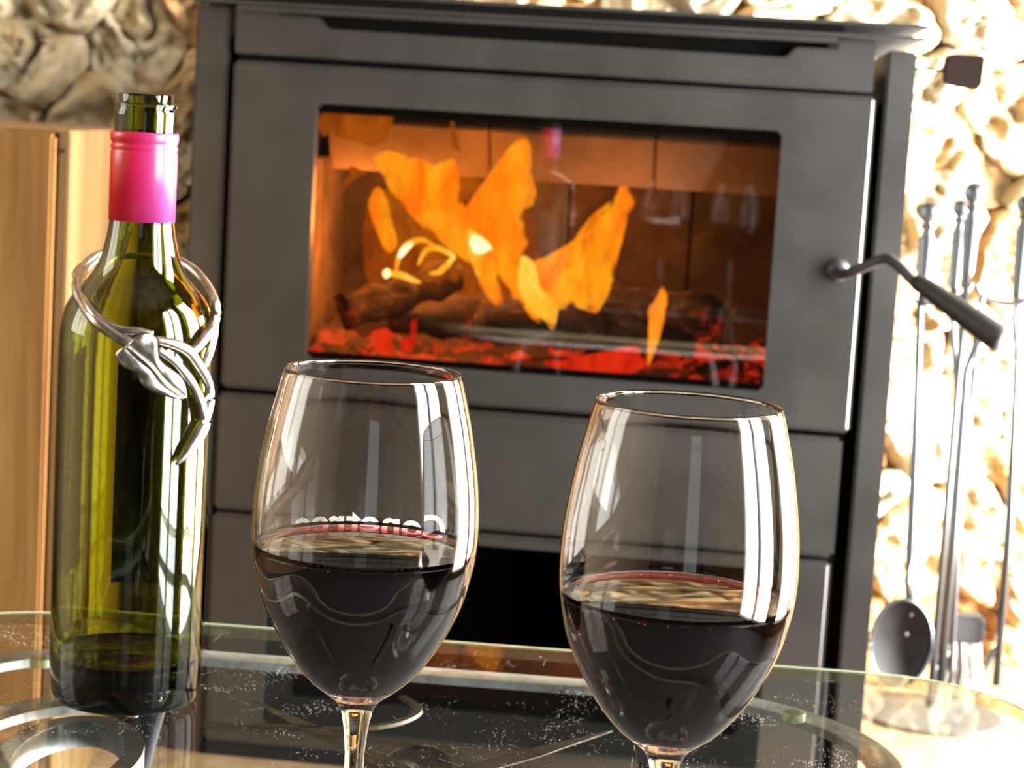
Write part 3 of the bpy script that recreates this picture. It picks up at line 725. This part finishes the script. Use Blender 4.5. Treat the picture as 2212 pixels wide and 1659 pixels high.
# ------------------------------------------------------------------ glass table
TYAW = math.radians(-3.4)
tb = empty('glass_table', (-.035, .89, 0), TYAW)
tag(tb, 'low table with clear glass top over wrought iron scrolls, carrying bottle and wine glasses', 'table')
TB = Vector((-.035, .89, 0)); TR = Matrix.Rotation(-TYAW, 3, 'Z')
def tl(p): return TR @ (Vector(p)-TB)
def rrect(hx, hy, r, n=14):
    P = []
    for cx_, cy2, a0 in ((hx-r, hy-r, 0), (-hx+r, hy-r, 90), (-hx+r, -hy+r, 180), (hx-r, -hy+r, 270)):
        for k in range(n+1):
            a = math.radians(a0+90*k/n); P.append((cx_+r*math.cos(a), cy2+r*math.sin(a)))
    return P
def plate(hx, hy, r, z0, z1, bw, bd):
    bm = bmesh.new()
    loops = []
    for (ins, z) in ((bw, z1), (0, z1-bd), (0, z0)):
        loops.append([bm.verts.new((x, y, z)) for x, y in rrect(hx-ins, hy-ins, r-ins)])
    n = len(loops[0])
    for k in range(2):
        for i in range(n): bm.faces.new((loops[k][i], loops[k][(i+1) % n], loops[k+1][(i+1) % n], loops[k+1][i]))
    bm.faces.new(loops[0]); bm.faces.new(loops[2][::-1])
    for fc in bm.faces:
        zc = sum(v.co.z for v in fc.verts)/len(fc.verts)
        fc.material_index = 0 if zc > z1-.0029 else (1 if len(fc.verts) > 4 else 2)
    bmesh.ops.recalc_face_normals(bm, faces=bm.faces); return bm
HX, HY = .322, .317
tt = link('table_top', plate(HX, HY, .085, TZ-.0105, TZ, .014, .0030), M['table_glass'], tb); tt.data.materials.append(M['clear_back']); tt.data.materials.append(M['edge_strip'])
bm = bmesh.new(); tube(bm, [Vector((x, y, TZ-.0034)) for x, y in rrect(HX+.0002, HY+.0002, .0852)], .0008, 6, closed=True)
link('polished_edge', bm, M['table_edge'], tt)
# iron frame under the glass: flat bar following the edge
def flatbar(name, pts, w_, t_, mt='table_iron', closed=False, ws=None):
    bm = bmesh.new(); n = len(pts); rings = []
    for i, p in enumerate(pts):
        if closed: d = pts[(i+1) % n]-pts[i-1]
        else: d = pts[min(i+1, n-1)]-pts[max(i-1, 0)]
        s = Vector((-d.y, d.x, 0)).normalized(); ww = (ws[i] if ws else w_)/2
        rings.append([bm.verts.new(p+s*a+Vector((0, 0, b))) for a, b in ((ww, 0), (ww, -t_), (-ww, -t_), (-ww, 0))])
    for i in range(n if closed else n-1):
        a, b = rings[i], rings[(i+1) % n]
        for k in range(4): bm.faces.new((a[k], a[(k+1) % 4], b[(k+1) % 4], b[k]))
    if not closed: bm.faces.new(rings[0][::-1]); bm.faces.new(rings[-1])
    bmesh.ops.recalc_face_normals(bm, faces=bm.faces)
    return link(name, bm, M[mt], tb)
ZI = TZ-.0165
flatbar('frame_band', [Vector((x-.030, y, ZI)) for x, y in rrect(.262, .297, .12, 18)], .017, .005, closed=True)
def iron_px(L_, z=ZI): return [tl(onZ(x, y, z)) for x, y in L_]
# left scroll: outer sweep and inner ring, standing bar on edge
flatbar('scroll', catmull([tl((-.206+.068*math.cos(a), 1.00+.095*math.sin(a), ZI-.001)) for a in [math.radians(k) for k in range(75, 216, 20)]], 3), .020, .005)
flatbar('scroll', catmull([tl((-.209+.031*math.cos(a), 1.00+.060*math.sin(a), ZI-.001)) for a in [math.radians(k) for k in range(0, 360, 20)]], 3, True), .010, .014, closed=True)
flatbar('scroll', catmull([tl((-.036+.022*math.cos(a), 1.015+.036*math.sin(a), ZI-.001)) for a in [math.radians(k) for k in range(0, 360, 20)]], 3, True), .009, .012, 'rusty_iron', closed=True)
def leaf(a, b, wmax):
    n = 14; pts = [a+(b-a)*i/(n-1)+Vector((0, 0, 0)) for i in range(n)]
    return flatbar('leaf_bar', pts, 0, .0004, 'rusty_iron', ws=[wmax*(.08+.92*min(1, (i/(n-1))*1.8)) for i in range(n)])
leaf(*iron_px([(545, 1512), (870, 1665)]), .014)
leaf(*iron_px([(1322, 1578), (985, 1672)]), .013)
flatbar('scroll', catmull(iron_px([(440, 1560), (640, 1568), (740, 1572), (850, 1560), (905, 1532), (870, 1502)]), 6), .004, .002, 'rusty_iron')
for sx_ in (-1, 1):
    for sy_ in (-1, 1):
        bm = bmesh.new(); bx, by = (.105 if sx_ > 0 else -.170), sy_*.25
        tube(bm, catmull([(bx, by, ZI-.004), (bx+sx_*.015, by, .33), (bx-sx_*.02, by-sy_*.02, .2), (bx+sx_*.01, by, .08), (bx+sx_*.035, by+sy_*.01, .0145)], 6), .008, 10)
        link('leg', bm, M['iron'], tb, smooth=True)
for (x, y) in ((1715, 1546), (88, 1428), (1400, 2400), (-100, 2300)):
    p = tl(onZ(x, y, ZI+.003)) if y < 2000 else Vector((.19*(1 if x > 0 else -1), -.27, ZI))
    bm = bmesh.new(); lathe(bm, [(0, ZI+.0055), (.0040, ZI+.0055), (.0062, ZI+.0050), (.0062, ZI+.0002), (0, ZI+.0002)], 24, cx=p.x, cy_=p.y); link('bumper', bm, M['bumper'], tb, smooth=False)

# ------------------------------------------------------------------ wine bottle
BX, BY = -.1895, 1.041
bt = empty('wine_bottle', (BX, BY, TZ+.0003)); tag(bt, 'open olive green wine bottle with pink neck foil and pewter leaf collar round its shoulders', 'bottle')
BP = [(.0350, .0010), (.0368, .0035), (.0379, .0090), (.0385, .020), (.0388, .0509), (.0391, .123), (.0391, .1704), (.0388, .1860), (.0378, .1945), (.0352, .2030), (.0318, .2085), (.0280, .2130), (.0245, .2175), (.0216, .2225), (.0190, .2290), (.0172, .2370), (.0160, .2451), (.0154, .2600), (.0151, .2897), (.0153, .2990), (.0150, .3008), (.0143, .3016), (.0150, .3028), (.0146, .3038), (.0138, .3045), (.0138, .3078), (.0132, .3085)]
outp = [(0, .0160), (.012, .0150), (.022, .0095), (.029, .0020), (.0325, .0)]+smoothprof(BP[:20], 3)+BP[20:]
T = .0024
inp = [(.0110, .3083), (.0105, .3060), (.0105, .26), (.0118, .2451), (.0135, .2370), (.0160, .2285), (.0190, .2215), (.0222, .2160), (.0258, .2112), (.0295, .2068), (.0328, .2012), (.0352, .1935), (.0362, .1850), (.0366, .1704), (.0366, .123), (.0362, .0509), (.0358, .020), (.0345, .0120), (.030, .0085), (.024, .0125), (.013, .0190), (0, .0200)]
bm = bmesh.new(); lathe(bm, outp+inp, 96)
gb = link('glass_body', bm, M['bottle'], bt, smooth=True)
# remaining wine
bm = bmesh.new(); lathe(bm, [(0, .0198), (.013, .0188), (.024, .0123), (.030, .0083), (.0347, .0118), (.0360, .020), (.0360, .0245), (.0350, .0235), (0, .0230)], 72)
link('wine', bm, M['wine'], bt, smooth=True)
# capsule with rolled rings
cp = [(.0154, .2455), (.0165, .2456), (.0165, .2790), (.0163, .2800), (.0160, .2808), (.0166, .2816), (.0162, .2830), (.0160, .2840), (.0166, .2850), (.0169, .2870), (.0168, .2885), (.0165, .2895), (.0158, .2897)]
bm = bmesh.new(); lathe(bm, cp, 72); link('neck_foil', bm, M['capsule'], bt, smooth=True)
# screw thread
bm = bmesh.new(); tube(bm, [Vector((.0147*math.cos(t), .0147*math.sin(t), .3022+.0008*t/(2*PI))) for t in [2*PI*k/40 for k in range(50)]], .0007, 6); link('screw_thread', bm, M['bottle'], bt, smooth=True)
# back label on the far side: a curved paper sheet
bm = bmesh.new(); ra = [math.radians(a) for a in range(52, 118, 3)]; vv = []
for rr in (.03925, .03945):
    for z in (.052, .17): vv.append([bm.verts.new((rr*math.cos(a), rr*math.sin(a), z)) for a in ra])
for i in range(len(ra)-1):
    bm.faces.new((vv[0][i], vv[0][i+1], vv[1][i+1], vv[1][i])); bm.faces.new((vv[2][i], vv[3][i], vv[3][i+1], vv[2][i+1]))
    bm.faces.new((vv[1][i], vv[1][i+1], vv[3][i+1], vv[3][i])); bm.faces.new((vv[0][i], vv[2][i], vv[2][i+1], vv[0][i+1]))
link('label', bm, M['label'], bt, smooth=True)['label'] = 'dark paper label seen through the glass'
# embossed letters at the foot
def text_mesh(s, size, extrude=.0002, offset=0.0):
    cu = bpy.data.curves.new('t', 'FONT'); cu.body = s; cu.size = size; cu.extrude = extrude; cu.offset = offset; cu.resolution_u = 6; cu.space_character = 1.0
    o = bpy.data.objects.new('t', cu); C.objects.link(o)
    bpy.context.view_layer.update()
    me = bpy.data.meshes.new_from_object(o.evaluated_get(bpy.context.evaluated_depsgraph_get()))
    bpy.data.objects.remove(o); return me
me = text_mesh('AC 379', .0075, .0003)
x1_ = max(v.co.x for v in me.vertices)
for v in me.vertices:
    a = math.radians(-56)+(v.co.x-x1_*.5)/.0385; r_ = .03835+v.co.z; v.co = Vector((r_*math.cos(a), r_*math.sin(a), .0085+v.co.y*.9))
me.materials.append(M['bottle']); eo = bpy.data.objects.new('embossed_lettering', me); C.objects.link(eo); eo.parent = bt

# ------------------------------------------------------------------ pewter collar with leaf on the bottle
co = empty('bottle_collar', (BX, BY, TZ+.20)); tag(co, 'pewter vine collar with a leaf hung round the shoulders of the wine bottle', 'bottle collar')
CO = Vector(co.location)
outr = sorted([(z, r) for r, z in BP])
def brad(z):
    z = min(max(z, outr[0][0]), outr[-1][0])
    for (z0, r0_), (z1, r1) in zip(outr, outr[1:]):
        if z0 <= z <= z1: return r0_+(r1-r0_)*(z-z0)/(z1-z0+1e-9)
    return .015
def onb(x, y, clear=.003, front=True):
    """point of the bottle's surface (plus clearance) under a pixel"""
    z = .19; p = None
    for _ in range(25):
        r = brad(z)+clear; d = ray(x, y); ox, oy = CAM.x-BX, CAM.y-BY
        A = d.x**2+d.y**2; Bq = 2*(ox*d.x+oy*d.y); Cq = ox*ox+oy*oy-r*r; disc = Bq*Bq-4*A*Cq
        if disc < 0: t = -Bq/(2*A)
        else: t = (-Bq-math.sqrt(disc))/(2*A) if front else (-Bq+math.sqrt(disc))/(2*A)
        p = CAM+d*t; z = .6*z+.4*(p.z-TZ)
    return p-CO
def col_tube(name, pts, rad, n=5, flat=1.0):
    P3 = catmull(pts, n); bm = bmesh.new(); tube(bm, P3, lerp_list(rad, len(P3)), 12, flat=flat)
    return link(name, bm, M['pewter'], co, smooth=True)
bk = lambda x, y, d: onY(x, y, BY+d)-CO
# main band: behind the neck, down the left, across the front
col_tube('band', [bk(392, 566, .030), bk(360, 552, .034), bk(320, 545, .035), bk(250, 543, .034), bk(215, 550, .028), bk(190, 565, .018), bk(172, 590, .006), bk(166, 622, -.008), bk(178, 655, -.020), onb(205, 690), onb(240, 718), onb(275, 737), onb(300, 745)],
         [.0022, .0022, .0022, .0024, .0024, .0024, .0024, .0026, .0028, .0030, .0030, .0028, .0024])
col_tube('band', [bk(215, 556, .026), bk(190, 578, .012), bk(176, 605, -.002), bk(178, 632, -.014), onb(195, 668), onb(225, 697), onb(262, 712), onb(300, 716), onb(330, 722)],
         [.0012, .0016, .0018, .0018, .0020, .0022, .0022, .0022, .0016])
col_tube('band', [bk(215, 556, .024), bk(190, 566, .022), bk(172, 580, .018), bk(163, 594, .012), bk(168, 596, .008)], [.0014, .0020, .0022, .0020, .0012])
# right side
col_tube('band', [bk(360, 553, .034), bk(392, 566, .030), bk(425, 590, .022), bk(450, 625, .010), bk(464, 660, -.002), onb(463, 690, .002), onb(450, 718), onb(430, 745), onb(412, 762)],
         [.0016, .0024, .0026, .0028, .0028, .0028, .0026, .0024, .0026])
col_tube('tendril', [onb(463, 690, .002), onb(460, 725, .002), onb(452, 760, .003), onb(440, 792)], [.0024, .0024, .0022, .0020])
col_tube('tendril', [onb(335, 735), onb(370, 742), onb(405, 758), onb(425, 785), onb(442, 812), onb(452, 838), onb(448, 855), onb(436, 868)], [.0022, .0026, .0030, .0028, .0026, .0022, .0018, .0012])
col_tube('tendril', [onb(340, 755, .004), onb(375, 780, .004), onb(405, 815, .004), onb(425, 850), onb(436, 885), onb(440, 912), onb(428, 940), onb(405, 975), onb(380, 1004)],
         [.0020, .0022, .0024, .0024, .0028, .0034, .0036, .0030, .0006])
col_tube('tendril', [onb(452, 838), onb(450, 870), onb(444, 898), onb(438, 912)], [.0024, .0030, .0028, .0022])
# leaf: lobed blade with a folded mid-rib
spine = [(272, 748), (300, 770), (328, 795), (352, 825), (378, 846), (402, 858)]
lft = [(262, 750), (248, 768), (262, 790), (292, 806), (308, 832), (338, 850), (378, 862)]
rgt = [(300, 722), (322, 718), (338, 735), (345, 772), (372, 798), (398, 820), (402, 848)]
bm = bmesh.new(); n = 24
def along(L_, t): s = catmull([Vector((x, y, 0)) for x, y in L_], 8); k = min(int(t*(len(s)-1)), len(s)-2); u = t*(len(s)-1)-k; return s[k].lerp(s[k+1], u)
rows = []
for i in range(n+1):
    t = i/n; s = along(spine, t); l = along(lft, t); r = along(rgt, t); row = []
    for k in range(-5, 6):
        u = k/5; q = s.lerp(l, -u) if u < 0 else s.lerp(r, u)
        h = .0050-.0010*math.exp(-(u*7)**2)+.0012*abs(u)*(1-abs(u))*4+.0007*math.sin(t*20)*abs(u)
        row.append(bm.verts.new(onb(q.x, q.y, h)))
    rows.append(row)
for i in range(n):
    for k in range(10): bm.faces.new((rows[i][k], rows[i][k+1], rows[i+1][k+1], rows[i+1][k]))
bmesh.ops.recalc_face_normals(bm, faces=bm.faces)
bmesh.ops.solidify(bm, geom=list(bm.faces), thickness=.0014)
link('leaf', bm, M['pewter'], co, smooth=True)
col_tube('leaf_vein', [onb(x, y, .0058) for x, y in spine], [.0012, .0010, .0009, .0008, .0006, .0004])

# ------------------------------------------------------------------ wine glasses
GO = [(.0036, .0729), (.0046, .0827), (.0060, .0890), (.0080, .0924), (.0100, .0941), (.0130, .0963), (.0176, .1000), (.0223, .1051), (.0272, .1118), (.0327, .1215), (.0369, .1311), (.0394, .1406), (.0408, .1483), (.0413, .1578), (.0408, .1691), (.0397, .1786), (.0382, .188), (.0364, .1974), (.0341, .2068), (.0329, .2115), (.0318, .2147)]
FOOT = [(0, .0010), (.020, .0008), (.0345, .0), (.0355, .0008), (.0345, .0016), (.022, .0030), (.010, .0055), (.0058, .0100), (.0042, .0180), (.0036, .0320), (.0034, .0500)]
go = FOOT+smoothprof(GO, 4)
inner = [(r, z) for r, z in smoothprof(GO, 4)]
def offset_in(P, t):
    out = []
    for i in range(len(P)):
        a = P[max(i-1, 0)]; b = P[min(i+1, len(P)-1)]; dx, dz = b[0]-a[0], b[1]-a[1]; L_ = math.hypot(dx, dz) or 1
        out.append((P[i][0]-dz/L_*t, P[i][1]+dx/L_*t))
    return out
gi = offset_in([p for p in inner if p[1] > .0945], .0011)
gi = [p for p in gi if p[1] > .0985]
gi[-1] = (.0311, .2146)
gi = [(0, .0980), (.006, .0983), (.0105, .0985)]+gi
WL = {'a': .1490, 'b': .1462}
def ri(z):
    for (r0_, z0), (r1, z1) in zip(gi, gi[1:]):
        if z0 <= z <= z1: return r0_+(r1-r0_)*(z-z0)/(z1-z0+1e-9)
    return .03
GL = {}
def wine_glass(x, y, lvl, label):
    g = empty('wine_glass', (x, y, TZ+.0003)); tag(g, label, 'wine glass', 'wine glasses on the table')
    if 'bowl' in GL: o = bpy.data.objects.new('glass_body', GL['bowl']); C.objects.link(o); o.parent = g
    else:
        bm = bmesh.new(); lathe(bm, go+[(.03145, .2152)]+gi[::-1], 128); GL['bowl'] = link('glass_body', bm, M['clear_glass'], g, smooth=True).data
    e_ = .00025
    wp = [(0, .0980-e_)]+[(r+e_, z-e_*.3) for r, z in gi[1:] if z < lvl]
    wp += [(ri(lvl)+e_, lvl), (ri(lvl+.0024)+e_, lvl+.0024), (ri(lvl+.0014)-.0003, lvl+.0014), (ri(lvl)-.0007, lvl+.0006), (ri(lvl)-.0018, lvl+.0001), (ri(lvl)-.004, lvl-.0002), (0, lvl-.0002)]
    bm = bmesh.new(); lathe(bm, wp, 96); link('wine', bm, M['wine'], g, smooth=True)
    # a few bubbles on the rim of the wine
    rr = random.Random(int(x*1e4)+7); bm = bmesh.new()
    for k in range(26):
        a = rr.uniform(0, 2*PI); R_ = ri(lvl)-rr.uniform(.0008, .0022)
        bmesh.ops.create_icosphere(bm, subdivisions=2, radius=rr.uniform(.0003, .0008), matrix=Matrix.Translation((R_*math.cos(a), R_*math.sin(a), lvl+.0002)))
    o = link('bubbles', bm, M['clear_glass'], g, smooth=True); o['kind'] = 'stuff'
    return g
g1 = wine_glass(-.0499, .7441, WL['a'], 'wine glass nearer the bottle, with white lettering on its bowl, half full of red wine')
g2 = wine_glass(.0611, .7061, WL['b'], 'wine glass farther from the bottle, with a plain bowl, of red wine')
# white lettering on the far side of the left bowl: read from outside, so mirrored from here
me = text_mesh('Conetree', .0150, .00004, .0003)
xs = [v.co.x for v in me.vertices]; wt = max(xs)-min(xs); mn = min(xs)
SP = math.radians(90)
def ro(z):
    P = sorted((z, r) for r, z in GO)
    for (z0, r0_), (z1, r1) in zip(P, P[1:]):
        if z0 <= z <= z1: return r0_+(r1-r0_)*(z-z0)/(z1-z0)
    return .04
bm = bmesh.new(); bm.from_mesh(me)
bmesh.ops.triangulate(bm, faces=bm.faces)
for _ in range(2): bmesh.ops.subdivide_edges(bm, edges=[e for e in bm.edges if e.calc_length() > .0012], cuts=1); bmesh.ops.triangulate(bm, faces=bm.faces)
for v in bm.verts:
    t = (v.co.x-mn)/wt; z = .1462+v.co.y*1.0
    a = math.radians(90)-SP*.5+SP*t+math.radians(1)
    r_ = ro(z)+.00018+v.co.z
    v.co = Vector((r_*math.cos(a), r_*math.sin(a), z))
bmesh.ops.recalc_face_normals(bm, faces=bm.faces)
o = link('etched_lettering', bm, M['etch'], g1); o['label'] = 'white mirrored lettering'
